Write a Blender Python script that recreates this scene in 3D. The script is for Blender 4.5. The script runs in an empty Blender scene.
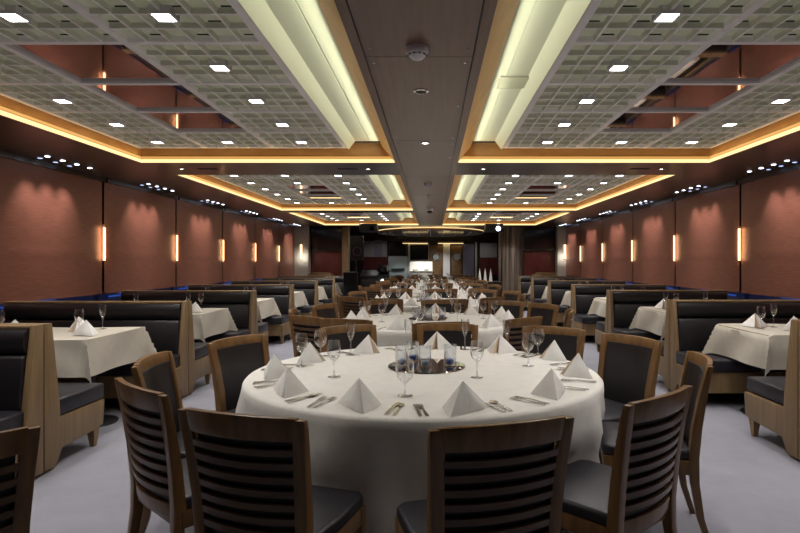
import bpy, bmesh, math, random
from mathutils import Vector, Matrix
random.seed(7)
PI = math.pi
scene = bpy.context.scene
COL = scene.collection
CH = 1.40; F = 555.0; VX, VY = 433.0, 262.0

def P(px, py, Y):
    return ((px - VX) / F * Y, Y, CH - (py - VY) / F * Y)

# ------------------------------------------------------------------ materials
def new_mat(name):
    m = bpy.data.materials.new(name); m.use_nodes = True
    nt = m.node_tree
    return m, nt, nt.nodes['Principled BSDF'], nt.nodes, nt.links

def plain(name, col, rough=.5, metal=0, spec=.5, emit=None, es=0, bump=0, bscale=60, var=0, vscale=5, coat=0):
    m, nt, b, N, L = new_mat(name)
    b.inputs['Base Color'].default_value = (*col, 1)
    b.inputs['Roughness'].default_value = rough
    b.inputs['Metallic'].default_value = metal
    b.inputs['Specular IOR Level'].default_value = spec
    b.inputs['Coat Weight'].default_value = coat
    if emit:
        b.inputs['Emission Color'].default_value = (*emit, 1)
        b.inputs['Emission Strength'].default_value = es
    if bump or var:
        tc = N.new('ShaderNodeTexCoord')
    if bump:
        n = N.new('ShaderNodeTexNoise'); n.inputs['Scale'].default_value = bscale; n.inputs['Detail'].default_value = 4
        L.new(tc.outputs['Object'], n.inputs['Vector'])
        bp = N.new('ShaderNodeBump'); bp.inputs['Strength'].default_value = bump; bp.inputs['Distance'].default_value = .01
        L.new(n.outputs['Fac'], bp.inputs['Height']); L.new(bp.outputs['Normal'], b.inputs['Normal'])
    if var:
        n2 = N.new('ShaderNodeTexNoise'); n2.inputs['Scale'].default_value = vscale; n2.inputs['Detail'].default_value = 5
        L.new(tc.outputs['Object'], n2.inputs['Vector'])
        r = N.new('ShaderNodeValToRGB')
        r.color_ramp.elements[0].color = (*[c * (1 - var) for c in col], 1); r.color_ramp.elements[0].position = .3
        r.color_ramp.elements[1].color = (*[min(1, c * (1 + var)) for c in col], 1); r.color_ramp.elements[1].position = .7
        L.new(n2.outputs['Fac'], r.inputs['Fac']); L.new(r.outputs['Color'], b.inputs['Base Color'])
    return m

def wood(name, c1, c2, rough=.4, stretch=(30, 2, 30), coat=0.0, spec=.5):
    m, nt, b, N, L = new_mat(name)
    tc = N.new('ShaderNodeTexCoord'); mp = N.new('ShaderNodeMapping'); mp.inputs['Scale'].default_value = stretch
    n = N.new('ShaderNodeTexNoise'); n.inputs['Scale'].default_value = 1.0; n.inputs['Detail'].default_value = 6; n.inputs['Distortion'].default_value = .4
    r = N.new('ShaderNodeValToRGB')
    r.color_ramp.elements[0].color = (*c1, 1); r.color_ramp.elements[0].position = .3
    r.color_ramp.elements[1].color = (*c2, 1); r.color_ramp.elements[1].position = .72
    L.new(tc.outputs['Object'], mp.inputs['Vector']); L.new(mp.outputs['Vector'], n.inputs['Vector'])
    L.new(n.outputs['Fac'], r.inputs['Fac']); L.new(r.outputs['Color'], b.inputs['Base Color'])
    b.inputs['Roughness'].default_value = rough; b.inputs['Coat Weight'].default_value = coat
    b.inputs['Coat Roughness'].default_value = .15; b.inputs['Specular IOR Level'].default_value = spec
    bp = N.new('ShaderNodeBump'); bp.inputs['Strength'].default_value = .15; bp.inputs['Distance'].default_value = .003
    L.new(n.outputs['Fac'], bp.inputs['Height']); L.new(bp.outputs['Normal'], b.inputs['Normal'])
    return m

def emis(name, col, s):
    m, nt, b, N, L = new_mat(name)
    b.inputs['Base Color'].default_value = (0, 0, 0, 1)
    b.inputs['Emission Color'].default_value = (*col, 1); b.inputs['Emission Strength'].default_value = s
    return m

def glass(name, tint=(1, 1, 1), lo=.04, hi=.75, blend=.35):
    m, nt, b, N, L = new_mat(name)
    N.remove(b)
    out = N['Material Output']
    t = N.new('ShaderNodeBsdfTransparent'); t.inputs['Color'].default_value = (*tint, 1)
    g = N.new('ShaderNodeBsdfGlossy'); g.inputs['Roughness'].default_value = .03; g.inputs['Color'].default_value = (1, 1, 1, 1)
    lw = N.new('ShaderNodeLayerWeight'); lw.inputs['Blend'].default_value = blend
    mr = N.new('ShaderNodeMapRange'); mr.inputs['To Min'].default_value = lo; mr.inputs['To Max'].default_value = hi
    mx = N.new('ShaderNodeMixShader')
    L.new(lw.outputs['Facing'], mr.inputs['Value']); L.new(mr.outputs['Result'], mx.inputs['Fac'])
    L.new(t.outputs[0], mx.inputs[1]); L.new(g.outputs[0], mx.inputs[2]); L.new(mx.outputs[0], out.inputs['Surface'])
    return m

def cloth_mat(name, col, rough=.85):
    m, nt, b, N, L = new_mat(name)
    tc = N.new('ShaderNodeTexCoord')
    n = N.new('ShaderNodeTexNoise'); n.inputs['Scale'].default_value = 9; n.inputs['Detail'].default_value = 5; n.inputs['Distortion'].default_value = 1.2
    r = N.new('ShaderNodeValToRGB')
    r.color_ramp.elements[0].color = (*[c * .96 for c in col], 1); r.color_ramp.elements[0].position = .42
    r.color_ramp.elements[1].color = (*col, 1); r.color_ramp.elements[1].position = .55
    L.new(tc.outputs['Object'], n.inputs['Vector']); L.new(n.outputs['Fac'], r.inputs['Fac']); L.new(r.outputs['Color'], b.inputs['Base Color'])
    b.inputs['Roughness'].default_value = rough; b.inputs['Sheen Weight'].default_value = .15
    n2 = N.new('ShaderNodeTexNoise'); n2.inputs['Scale'].default_value = 14; n2.inputs['Detail'].default_value = 3
    L.new(tc.outputs['Object'], n2.inputs['Vector'])
    bp = N.new('ShaderNodeBump'); bp.inputs['Strength'].default_value = .25; bp.inputs['Distance'].default_value = .01
    L.new(n2.outputs['Fac'], bp.inputs['Height']); L.new(bp.outputs['Normal'], b.inputs['Normal'])
    return m

M = {}
M['chair_wood'] = wood('chair_wood', (.15, .074, .026), (.27, .142, .050), .32, (25, 25, 3), .12)
M['chair_slat'] = wood('chair_slat', (.085, .047, .026), (.16, .092, .05), .34, (3, 25, 40), .1)
M['booth_wood'] = wood('booth_wood', (.19, .118, .056), (.29, .19, .095), .48, (18, 18, 2))
M['leather'] = plain('leather', (.012, .010, .012), .38, spec=.5, bump=.12, bscale=90)
M['seat_leather'] = plain('seat_leather', (.019, .017, .023), .42, spec=.5, bump=.12, bscale=90)
M['cloth'] = cloth_mat('cloth', (.84, .81, .75))
M['booth_cloth'] = cloth_mat('booth_cloth', (.66, .60, .50))
M['napkin'] = plain('napkin', (.90, .875, .84), .8, var=.04, vscale=20)
M['napkin_in'] = plain('napkin_in', (.82, .69, .56), .85)  # the warm shadow inside the fold is put into this colour
M['steel'] = plain('steel', (.72, .70, .66), .2, metal=1)
M['chrome'] = plain('chrome', (.8, .8, .82), .08, metal=1)
M['mirror'] = plain('mirror', (.80, .78, .78), .015, metal=1)
M['ceil_mirror'] = plain('ceil_mirror', (.72, .64, .62), .03, metal=1)
M['glass'] = glass('glass', (.97, .98, 1), .07, .95, .42)
M['glass_tumbler'] = glass('glass_tumbler', (.95, .965, .985), .07, .9, .4)
M['blue_wax'] = plain('blue_wax', (.12, .22, .60), .4)
M['pale_wax'] = plain('pale_wax', (.55, .65, .82), .5)
M['black'] = plain('black', (.012, .012, .014), .4)
M['black_mirror'] = plain('black_mirror', (.10, .10, .11), .06, metal=1)
M['screen'] = plain('screen', (.004, .004, .005), .12, spec=.6)
M['soffit'] = wood('soffit', (.042, .022, .015), (.072, .040, .028), .3, (2, 30, 2), .15)
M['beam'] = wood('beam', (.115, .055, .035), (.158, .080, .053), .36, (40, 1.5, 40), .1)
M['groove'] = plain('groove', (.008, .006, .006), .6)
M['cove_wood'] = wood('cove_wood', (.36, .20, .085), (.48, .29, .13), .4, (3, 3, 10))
M['flare_wood'] = wood('flare_wood', (.62, .30, .09), (.78, .42, .15), .4, (3, 3, 10))  # lamp-lit orange put into the colour, brighter than the cove wood
M['white_paint'] = plain('white_paint', (.70, .71, .58), .6)
M['louver'] = plain('louver', (.86, .83, .82), .5, emit=(.8, .75, .74), es=.045)  # faint emission put in to lighten the bars, which are no lamp
M['louver_back'] = plain('louver_back', (.50, .50, .38), .7, emit=(.70, .72, .48), es=.085)  # faint greenish glow added to brighten the cell backs
M['louver_flank'] = plain('louver_flank', (.60, .59, .50), .6, emit=(.7, .7, .52), es=.030)  # shaded tone and a weak added glow for the cell sides
M['slot'] = plain('slot', (.01, .01, .01), .8)
M['led'] = emis('led', (1, .74, .34), 1.5)
M['led_soft'] = emis('led_soft', (1, .50, .13), .72)  # painted falloff: dimmer glow above the bright strip
M['led_white'] = emis('led_white', (1, .98, .93), 14)
M['led_cool'] = emis('led_cool', (.80, .88, 1), 9)
M['led_dim'] = emis('led_dim', (.5, .62, 1), 1.6)
M['wall_tube'] = emis('wall_tube', (1, .62, .33), 3)
M['night'] = emis('night', (.010, .022, .10), .22)
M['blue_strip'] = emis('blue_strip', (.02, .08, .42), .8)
M['maroon'] = wood('maroon', (.075, .014, .012), (.13, .026, .020), .35, (6, 6, 1.5), .2)
M['dark_wall'] = wood('dark_wall', (.018, .012, .010), (.034, .022, .018), .35, (4, 4, 1), .15)
M['plastic'] = plain('plastic', (.85, .84, .92), .4)
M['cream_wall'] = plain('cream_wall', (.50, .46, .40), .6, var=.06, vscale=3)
M['board'] = plain('board', (.42, .48, .48), .5)
M['grey_board'] = plain('grey_board', (.30, .29, .28), .5)
M['violet'] = plain('violet', (.24, .23, .30), .3, metal=.3)
M['tan'] = wood('tan', (.14, .075, .03), (.22, .125, .05), .45, (4, 4, 10))

def carpet():
    m, nt, b, N, L = new_mat('carpet')
    tc = N.new('ShaderNodeTexCoord')
    n = N.new('ShaderNodeTexNoise'); n.inputs['Scale'].default_value = 1.3; n.inputs['Detail'].default_value = 8; n.inputs['Roughness'].default_value = .7
    r = N.new('ShaderNodeValToRGB')
    r.color_ramp.elements[0].color = (.27, .265, .31, 1); r.color_ramp.elements[0].position = .3
    r.color_ramp.elements[1].color = (.36, .355, .41, 1); r.color_ramp.elements[1].position = .75
    L.new(tc.outputs['Object'], n.inputs['Vector']); L.new(n.outputs['Fac'], r.inputs['Fac']); L.new(r.outputs['Color'], b.inputs['Base Color'])
    b.inputs['Roughness'].default_value = .85
    n2 = N.new('ShaderNodeTexNoise'); n2.inputs['Scale'].default_value = 220
    L.new(tc.outputs['Object'], n2.inputs['Vector'])
    bp = N.new('ShaderNodeBump'); bp.inputs['Strength'].default_value = .5; bp.inputs['Distance'].default_value = .006
    L.new(n2.outputs['Fac'], bp.inputs['Height']); L.new(bp.outputs['Normal'], b.inputs['Normal'])
    return m
M['carpet'] = carpet()

def blind_mat():
    m, nt, b, N, L = new_mat('blind')
    tc = N.new('ShaderNodeTexCoord'); mp = N.new('ShaderNodeMapping'); mp.inputs['Scale'].default_value = (3, 6, 160)
    n = N.new('ShaderNodeTexNoise'); n.inputs['Scale'].default_value = 1; n.inputs['Detail'].default_value = 5
    r = N.new('ShaderNodeValToRGB')
    r.color_ramp.elements[0].color = (.21, .083, .056, 1); r.color_ramp.elements[0].position = .3
    r.color_ramp.elements[1].color = (.33, .135, .095, 1); r.color_ramp.elements[1].position = .7
    L.new(tc.outputs['Object'], mp.inputs['Vector']); L.new(mp.outputs['Vector'], n.inputs['Vector'])
    L.new(n.outputs['Fac'], r.inputs['Fac']); L.new(r.outputs['Color'], b.inputs['Base Color'])
    b.inputs['Roughness'].default_value = .42; b.inputs['Metallic'].default_value = .35
    bp = N.new('ShaderNodeBump'); bp.inputs['Strength'].default_value = .35; bp.inputs['Distance'].default_value = .003
    L.new(n.outputs['Fac'], bp.inputs['Height']); L.new(bp.outputs['Normal'], b.inputs['Normal'])
    return m
M['blind'] = blind_mat()

def ribbed_mat():
    m, nt, b, N, L = new_mat('ribbed')
    tc = N.new('ShaderNodeTexCoord'); mp = N.new('ShaderNodeMapping'); mp.inputs['Scale'].default_value = (9, 3, .4)
    n = N.new('ShaderNodeTexNoise'); n.inputs['Scale'].default_value = 1; n.inputs['Detail'].default_value = 4
    r = N.new('ShaderNodeValToRGB')
    r.color_ramp.elements[0].color = (.05, .036, .028, 1); r.color_ramp.elements[0].position = .35
    r.color_ramp.elements[1].color = (.42, .33, .26, 1); r.color_ramp.elements[1].position = .7
    L.new(tc.outputs['Object'], mp.inputs['Vector']); L.new(mp.outputs['Vector'], n.inputs['Vector'])
    L.new(n.outputs['Fac'], r.inputs['Fac']); L.new(r.outputs['Color'], b.inputs['Base Color'])
    b.inputs['Roughness'].default_value = .25
    return m
M['ribbed'] = ribbed_mat()

# ------------------------------------------------------------------ mesh builder
class MB:
    def __init__(s): s.v = []; s.f = []; s.m = []; s.mi = 0
    def add(s, vs, fs):
        o = len(s.v); s.v += [tuple(v) for v in vs]
        for f in fs: s.f.append([i + o for i in f]); s.m.append(s.mi)
        return s
    def box(s, x0, x1, y0, y1, z0, z1):
        vs = [(x, y, z) for z in (z0, z1) for y in (y0, y1) for x in (x0, x1)]
        return s.add(vs, [(0, 2, 3, 1), (4, 5, 7, 6), (0, 1, 5, 4), (2, 6, 7, 3), (0, 4, 6, 2), (1, 3, 7, 5)])
    def loft(s, secs, close=False, cap=True):
        n = len(secs[0]); vs = [p for q in secs for p in q]; fs = []
        k = len(secs)
        for i in range(k if close else k - 1):
            j = (i + 1) % k
            for a in range(n):
                b_ = (a + 1) % n
                fs.append((i * n + a, i * n + b_, j * n + b_, j * n + a))
        if cap and not close:
            fs.append(tuple(reversed(range(n)))); fs.append(tuple((k - 1) * n + a for a in range(n)))
        return s.add(vs, fs)
    def lathe(s, prof, n=16, c=(0, 0, 0), cap=False):
        vs = []; fs = []
        for r, z in prof:
            for a in range(n):
                t = 2 * PI * a / n
                vs.append((c[0] + r * math.cos(t), c[1] + r * math.sin(t), c[2] + z))
        for i in range(len(prof) - 1):
            for a in range(n):
                b_ = (a + 1) % n
                fs.append((i * n + a, i * n + b_, (i + 1) * n + b_, (i + 1) * n + a))
        if cap:
            fs.append(tuple(reversed(range(n)))); fs.append(tuple((len(prof) - 1) * n + a for a in range(n)))
        return s.add(vs, fs)
    def prism(s, poly, axis, a, b):
        # poly: list of 2D points; axis 'x' => points are (y,z)
        def q(p, t):
            return {'x': (t, p[0], p[1]), 'y': (p[0], t, p[1]), 'z': (p[0], p[1], t)}[axis]
        n = len(poly); vs = [q(p, a) for p in poly] + [q(p, b) for p in poly]
        fs = [tuple(range(n)), tuple(reversed(range(n, 2 * n)))]
        fs += [(i, n + i, n + (i + 1) % n, (i + 1) % n) for i in range(n)]
        return s.add(vs, fs)
    def tube(s, pts, r, n=8):
        secs = []
        for i, p in enumerate(pts):
            p = Vector(p); a = Vector(pts[max(0, i - 1)]); b_ = Vector(pts[min(len(pts) - 1, i + 1)])
            d = (b_ - a).normalized(); u = d.orthogonal().normalized() if i == 0 else (u - d * u.dot(d)).normalized(); w = d.cross(u)
            rr = r[i] if isinstance(r, (list, tuple)) else r
            secs.append([tuple(p + u * rr * math.cos(2 * PI * k / n) + w * rr * math.sin(2 * PI * k / n)) for k in range(n)])
        return s.loft(secs)
    def build(s, name, mat, parent=None, bevel=0, smooth=35, loc=None, seg=2):
        me = bpy.data.meshes.new(name)
        bm = bmesh.new()
        vs = [bm.verts.new(v) for v in s.v]
        for f, mi in zip(s.f, s.m):
            try:
                fc = bm.faces.new([vs[i] for i in f]); fc.material_index = mi
            except ValueError: pass
        bmesh.ops.recalc_face_normals(bm, faces=bm.faces)
        if bevel:
            es = [e for e in bm.edges if len(e.link_faces) == 2 and e.calc_face_angle(0) > .5]
            bmesh.ops.bevel(bm, geom=es, offset=bevel, segments=seg, affect='EDGES', profile=.5, clamp_overlap=True)
        bm.to_mesh(me); bm.free()
        for q in (mat if isinstance(mat, (list, tuple)) else [mat]): me.materials.append(M[q])
        if smooth:
            me.shade_smooth(); me.set_sharp_from_angle(angle=math.radians(smooth))
        o = bpy.data.objects.new(name, me); COL.objects.link(o)
        if parent: o.parent = parent
        if loc: o.location = loc
        return o

def tag(o, label=None, cat=None, group=None, kind=None):
    if label: o['label'] = label
    if cat: o['category'] = cat
    if group: o['group'] = group
    if kind: o['kind'] = kind
    return o
def empty(name, loc=(0, 0, 0), rz=0, label=None, cat=None, group=None):
    o = bpy.data.objects.new(name, None); COL.objects.link(o); o.location = loc; o.rotation_euler = (0, 0, rz)
    o.empty_display_size = .1
    return tag(o, label, cat, group)
KIDS = {}
def dup(root, loc, rz=0, label=None, cat=None, group=None):
    r = root.copy(); COL.objects.link(r); r.location = loc; r.rotation_euler = (0, 0, rz)
    for k in ('label', 'category', 'group'):
        if k in r: del r[k]
    tag(r, label, cat, group)
    for ch in list(root.children):
        c = ch.copy(); COL.objects.link(c); c.parent = r
        for g in list(ch.children):
            d = g.copy(); COL.objects.link(d); d.parent = c
    return r
class Proto:
    """first use moves the original, later uses copy it with its parts"""
    def __init__(s, root): s.root = root; s.used = False
    def place(s, loc, rz, label, cat, group=None):
        if s.used: return dup(s.root, loc, rz, label, cat, group)
        s.used = True; s.root.location = loc; s.root.rotation_euler = (0, 0, rz)
        return tag(s.root, label, cat, group)
def struct(o, label=None):
    return tag(o, label, kind='structure')
ORD = ['nearest', 'second', 'third', 'fourth', 'fifth', 'sixth', 'seventh', 'eighth', 'ninth']

# ------------------------------------------------------------------ room shell
CX = -.09                      # room centre line
WL, WR = -4.62, 4.44           # walls
SZ = 2.55                      # soffit height
Y0, Y1, YP, YB = -1.6, 17.25, 18.25, 24.4
struct(MB().box(WL - .2, WR + .2, Y0, YB + .2, -.1, 0).build('floor', 'carpet', smooth=0))
struct(MB().box(WL - .15, WL, Y0, YB, 0, 3.1).build('wall_left', 'dark_wall', smooth=0))
struct(MB().box(WR, WR + .15, Y0, YB, 0, 3.1).build('wall_right', 'dark_wall', smooth=0))
struct(MB().box(WL, WR, Y0 - .15, Y0, 0, 3.1).build('wall_front', 'dark_wall', smooth=0))
struct(MB().box(WL, WR, YB, YB + .15, 0, 3.1).build('wall_back', 'dark_wall', smooth=0))
struct(MB().box(WL - .2, WR + .2, Y0, YB + .2, 3.0, 3.1).build('ceiling', 'white_paint', smooth=0))

CL, CR = CX - 3.30, CX + 3.30  # coffer outer edges
COF = [(1.6, 6.45, 1.75), (7.33, 12.42, 7.78), (12.95, 17.4, 12.75)]   # opening start, opening end, grid start
BL, BR = -.435, .285           # centre beam bottom
# soffit strips beside the walls, across the room and under the beam
mb = MB()
mb.box(WL, CL, Y0, YP + .1, SZ, SZ + .05); mb.box(CR, WR, Y0, YP + .1, SZ, SZ + .05)
for a, b_ in ((Y0, 1.6), (6.45, 7.33), (12.42, 12.95), (17.4, YP + .1)):
    mb.box(CL, BL, a, b_, SZ, SZ + .05); mb.box(BR, CR, a, b_, SZ, SZ + .05)
so = struct(mb.build('ceiling', 'soffit', smooth=0))
# centre beam with flared edges, their lit tone put into the wood colour
mb = MB()
mb.box(BL, -.384, Y0, YP, SZ, SZ + .04); mb.box(.228, BR, Y0, YP, SZ, SZ + .04)
yy = Y0; js = [Y0, .95, 3.11, 5.27, 7.43, 9.6, 11.76, 13.92, 16.08, YP]
for a, b_ in zip(js[:-1], js[1:]): mb.box(-.376, .22, a + .003, b_ - .003, SZ, SZ + .04)
mb.mi = 1; mb.box(-.40, .24, Y0, YP, SZ + .012, SZ + .03)
struct(mb.build('ceiling', ['beam', 'groove'], smooth=0))
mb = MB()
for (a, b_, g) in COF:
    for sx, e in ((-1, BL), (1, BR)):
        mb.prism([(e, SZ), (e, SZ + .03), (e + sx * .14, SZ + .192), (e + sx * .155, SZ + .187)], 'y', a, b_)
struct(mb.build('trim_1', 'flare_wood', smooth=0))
# beam body above
# upstands around the coffers
mb = MB(); strip = MB(); wp = MB()
for (a, b_, g) in COF:
    for s, xe, xi in ((-1, CL, BL), (1, CR, BR)):
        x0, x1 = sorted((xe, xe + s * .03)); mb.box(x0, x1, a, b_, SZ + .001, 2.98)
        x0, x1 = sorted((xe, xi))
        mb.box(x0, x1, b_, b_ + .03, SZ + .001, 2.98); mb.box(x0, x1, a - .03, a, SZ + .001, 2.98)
        # luminous strip on the foot of each upstand, upper half imitating its fading glow
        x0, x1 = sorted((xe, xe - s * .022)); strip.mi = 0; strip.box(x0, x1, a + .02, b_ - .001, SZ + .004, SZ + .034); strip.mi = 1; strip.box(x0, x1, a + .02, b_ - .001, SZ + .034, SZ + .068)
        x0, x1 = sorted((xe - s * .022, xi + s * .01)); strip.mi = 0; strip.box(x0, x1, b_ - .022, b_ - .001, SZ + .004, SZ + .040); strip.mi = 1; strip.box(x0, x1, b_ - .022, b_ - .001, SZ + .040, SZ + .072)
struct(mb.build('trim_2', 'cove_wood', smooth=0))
st = struct(strip.build('trim_3', ['led', 'led_soft'], smooth=0)); st['label'] = 'warm glowing cove light strips around the ceiling coffers'

GZ = 2.68; RZ = 2.77
COLS = [(-.985, -1.80), (-1.80, -2.55), (-2.55, -3.29)]
def colx(side, c):
    a, b_ = COLS[c]
    if side > 0: a, b_ = 2 * CX - a, 2 * CX - b_
    return min(a, b_), max(a, b_)
LIGHTS = []
MIRR = []
for ci, (a, b_, g) in enumerate(COF):
    for side in (-1, 1):
        lo = MB(); nrow = 6
        inner = -.985 if side < 0 else 2 * CX + .985
        outer = -3.29 if side < 0 else 2 * CX + 3.29
        gx0, gx1 = min(inner, outer), max(inner, outer)
        g1 = g + nrow * .75
        ge = min(g1, b_ - .12)
        # main bars
        edges = sorted([COLS[0][0], COLS[1][0], COLS[2][0], COLS[2][1]]) if side < 0 else sorted([2 * CX - q for q in (COLS[0][0], COLS[1][0], COLS[2][0], COLS[2][1])])
        for x in edges: lo.box(x - .024, x + .024, g, ge, GZ, GZ + .06)
        for r in range(nrow + 1):
            y = min(g + r * .75, ge - .02); lo.box(gx0, gx1, y - .022, y + .022, GZ + .001, GZ + .06)
        for c in range(3):
            x0, x1 = colx(side, c)
            for r in range(nrow):
                ya, yb = g + r * .75 + .022, min(g + (r + 1) * .75, ge) - .022
                if c == 1 and r in (2, 3, 4):
                    MIRR.append((ci, side, r, x0, x1, ya, yb)); continue
                nx, ny = 6, 4
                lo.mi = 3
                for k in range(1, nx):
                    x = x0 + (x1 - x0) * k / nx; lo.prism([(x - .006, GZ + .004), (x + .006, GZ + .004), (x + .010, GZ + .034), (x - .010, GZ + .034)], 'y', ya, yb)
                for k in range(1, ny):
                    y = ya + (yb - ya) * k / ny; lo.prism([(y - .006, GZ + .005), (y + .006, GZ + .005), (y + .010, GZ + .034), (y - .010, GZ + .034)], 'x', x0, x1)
                lo.mi = 0
                for k in range(1, nx):
                    x = x0 + (x1 - x0) * k / nx; lo.box(x - .0055, x + .0055, ya, yb, GZ + .001, GZ + .0045)
                for k in range(1, ny):
                    y = ya + (yb - ya) * k / ny; lo.box(x0, x1, y - .006, y + .006, GZ + .002, GZ + .0052)
                LIGHTS.append((ci, side, c, r, (x0 + x1) / 2, (ya + yb) / 2))
                if r <= 1 and ci == 0:
                    lo.mi = 2
                    for k in range(nx):
                        for q in range(ny):
                            if (k + q) % 2 == 0 or q == 0:
                                xm = x0 + (x1 - x0) * (k + .5) / nx; ym = ya + (yb - ya) * (q + 1) / ny - .03
                                lo.box(xm - .035, xm + .035, ym - .006, ym + .006, GZ + .029, GZ + .0325)
                    lo.mi = 0
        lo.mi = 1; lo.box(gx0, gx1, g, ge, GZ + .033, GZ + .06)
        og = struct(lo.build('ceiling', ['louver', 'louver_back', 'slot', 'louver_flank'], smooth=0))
        og['label'] = 'white coffered louvre grid of the ceiling'
        # fascia down to the grid and the pale panels of the lit recess
        f = MB(); sx = -side
        xf0, xf1 = sorted((inner + sx * .026, inner + sx * .045)); f.prism([(inner + sx * .026, GZ - .004), (inner + sx * .034, GZ - .006), (inner + sx * .105, RZ), (inner + sx * .09, RZ)], 'y', g - .3, b_ - .17)
        bx = BL if side < 0 else BR
        xm = inner + sx * .265
        xa, xb = sorted((inner, xm)); f.box(xa + .003, xb - .004, a, b_ - .06, RZ, RZ + .03)
        xa, xb = sorted((xm, bx)); f.box(xa + .004, xb, a, b_ - .06, RZ, RZ + .03)
        f.mi = 1; xa, xb = sorted((inner + sx * .05, bx + side * .16)); f.box(xa, xb, b_ - .16, b_ - .10, RZ - .008, RZ - .001)
        struct(f.build('ceiling', ['white_paint', 'slot'], smooth=0))
SIDE = {-1: 'left', 1: 'right'}; COFN = ['nearest', 'middle', 'farthest']; COLN = ['innermost', 'middle', 'outermost']
mp_ = None
for (ci, side, r, x0, x1, ya, yb) in MIRR:
    m_ = MB().box(x0 + .024, x1 - .024, ya, yb, GZ + .02, GZ + .03).build('ceiling_mirror', 'ceil_mirror', smooth=0)
    tag(m_, f'mirror panel in the {COFN[ci]} {SIDE[side]} ceiling coffer, {ORD[r-2]} of its three', 'mirror', 'mirror panels in the ceiling grid')
# square downlights
def mk_down():
    e = empty('ceiling_light')
    a = MB(); s = .058
    for x0, x1, y0, y1 in ((-s, s, -s, -s + .012), (-s, s, s - .012, s), (-s, -s + .012, -s, s), (s - .012, s, -s, s)): a.box(x0, x1, y0, y1, -.012, .02)
    a.box(-s, s, -s, s, -.002, .03)
    a.build('frame', 'plastic', e, smooth=0)
    MB().box(-s + .011, s - .011, -s + .011, s - .011, -.010, -.003).build('diffuser', 'led_white', e, smooth=0)
    return Proto(e)
dl = mk_down()
def spot(loc, power, ang=140, col=(1, .965, .94), rot=(0, 0, 0), blend=1, rad=.06):
    l = bpy.data.lights.new('lamp', 'SPOT'); l.energy = power; l.spot_size = math.radians(ang); l.spot_blend = blend; l.color = col; l.shadow_soft_size = rad
    o = bpy.data.objects.new('downlight_lamp', l); COL.objects.link(o); o.location = loc; o.rotation_euler = rot
    return o
def area(loc, sx, sy, power, col, rot=(0, 0, 0), name='cove_lamp'):
    l = bpy.data.lights.new('lamp', 'AREA'); l.shape = 'RECTANGLE'; l.size = sx; l.size_y = sy; l.energy = power; l.color = col
    o = bpy.data.objects.new(name, l); COL.objects.link(o); o.location = loc; o.rotation_euler = rot
    return o
DP = 38
for (ci, side, c, r, x, y) in LIGHTS:
    if ci == 0 and r == 0: 
        spot((x, y, GZ - .02), DP * .35); continue
    dl.place((x, y, GZ - .004), 0, f'square white downlight in the {COFN[ci]} {SIDE[side]} coffer, {COLN[c]} column, {ORD[r-1] if ci==0 else ORD[r]} row', 'ceiling light', 'square downlights in the ceiling grid')
    spot((x, y, GZ - .02), DP)
for x in (-3, -1.5, 1.3, 2.8):
    for y in (-.9, .6): spot((x, y, SZ - .03), DP * .12)  # unseen fill lamps added overhead near the camera, without fixtures
# recess lights hidden behind the beam flares and the fascia
WARM = (.96, .97, .72)
for (a, b_, g) in COF:
    L_ = b_ - a - .3; yc = (a + b_) / 2
    for side in (-1, 1):
        xb = (BL - .18) if side < 0 else (BR + .18)
        area((xb, yc, 2.70), .03, L_, 5.6 * L_ / 4.5, WARM, (0, math.radians(180 + side * 82), 0))
# lamps lying in the outer coves, washing the wooden upstands
for (a, b_, g) in COF:
    L_ = b_ - a - .1; yc = (a + b_) / 2
    for s, xe, xi in ((-1, CL, BL), (1, CR, BR)):
        area((xe - s * .035, yc, SZ + .055), .02, L_, 2.6 * L_ / 4.5, (1, .64, .26), (0, PI - s * math.radians(-38), 0))
        area(((xe + xi) / 2, b_ - .035, SZ + .06), abs(xe - xi) - .3, .02, 1.9, (1, .64, .26), (PI + math.radians(38), 0, 0))
# air vent in the right recess
v = empty('air_vent', (.62, 4.22, 2.767), 0, 'small rectangular slatted air vent in the lit recess right of the centre beam', 'vent')
a = MB(); a.box(-.125, .125, -.14, .14, -.006, .0); a.build('frame', 'cream_wall', v, smooth=0)
a = MB()
for k in range(12): a.box(-.11, .11, -.12 + k * .02, -.113 + k * .02, -.012, -.006)
a.build('slats', 'white_paint', v, smooth=0)

# beam fittings
def bolt(x, y):
    return MB().lathe([(0, -.005), (.008, -.005), (.011, 0)], 10, (0, 0, 0)).build('beam_button', 'chrome', loc=(x, y, SZ))
ys = [2.36, 3.0, 3.2, 4.1, 5.15, 5.4, 6.1, 7.3, 7.55]
for s, x in ((0, -.34), (1, .185)):
    for i, y in enumerate(ys):
        tag(bolt(x, y), f'tiny metal button on the {["left","right"][s]} edge of the centre beam, {ORD[i]} from this end', 'button', 'metal buttons on the centre beam')
def smoke(loc, label):
    e = empty('smoke_detector', loc, 0, label, 'smoke detector')
    MB().lathe([(0, 0), (.062, 0), (.062, -.022), (.056, -.034), (.04, -.038)], 24).build('base', 'plastic', e)
    MB().lathe([(.046, -.03), (.046, -.046), (.03, -.06), (0, -.066)], 20).build('sensor', 'plastic', e)
    a = MB()
    for k in range(10):
        t = k * PI / 5; a.box(.047 * math.cos(t) - .006, .047 * math.cos(t) + .006, .047 * math.sin(t) - .006, .047 * math.sin(t) + .006, -.045, -.040)
    a.build('grille', 'black', e)
smoke((-.085, 2.98, SZ), 'round white smoke detector nearest on the centre beam')
smoke((-.075, 8.08, SZ), 'round white smoke detector farther along the centre beam')
def rlight(loc, label, lit=True, r=.045):
    e = empty('recessed_spotlight', loc, 0, label, 'spotlight', 'round recessed spotlights')
    MB().lathe([(r, 0), (r * 1.05, -.006), (r * .72, -.008), (r * .68, 0)], 20).build('ring', 'chrome', e)
    MB().lathe([(0, -.002), (r * .68, -.002)], 16).build('bulb', 'led_white' if lit else 'groove', e)
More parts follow.
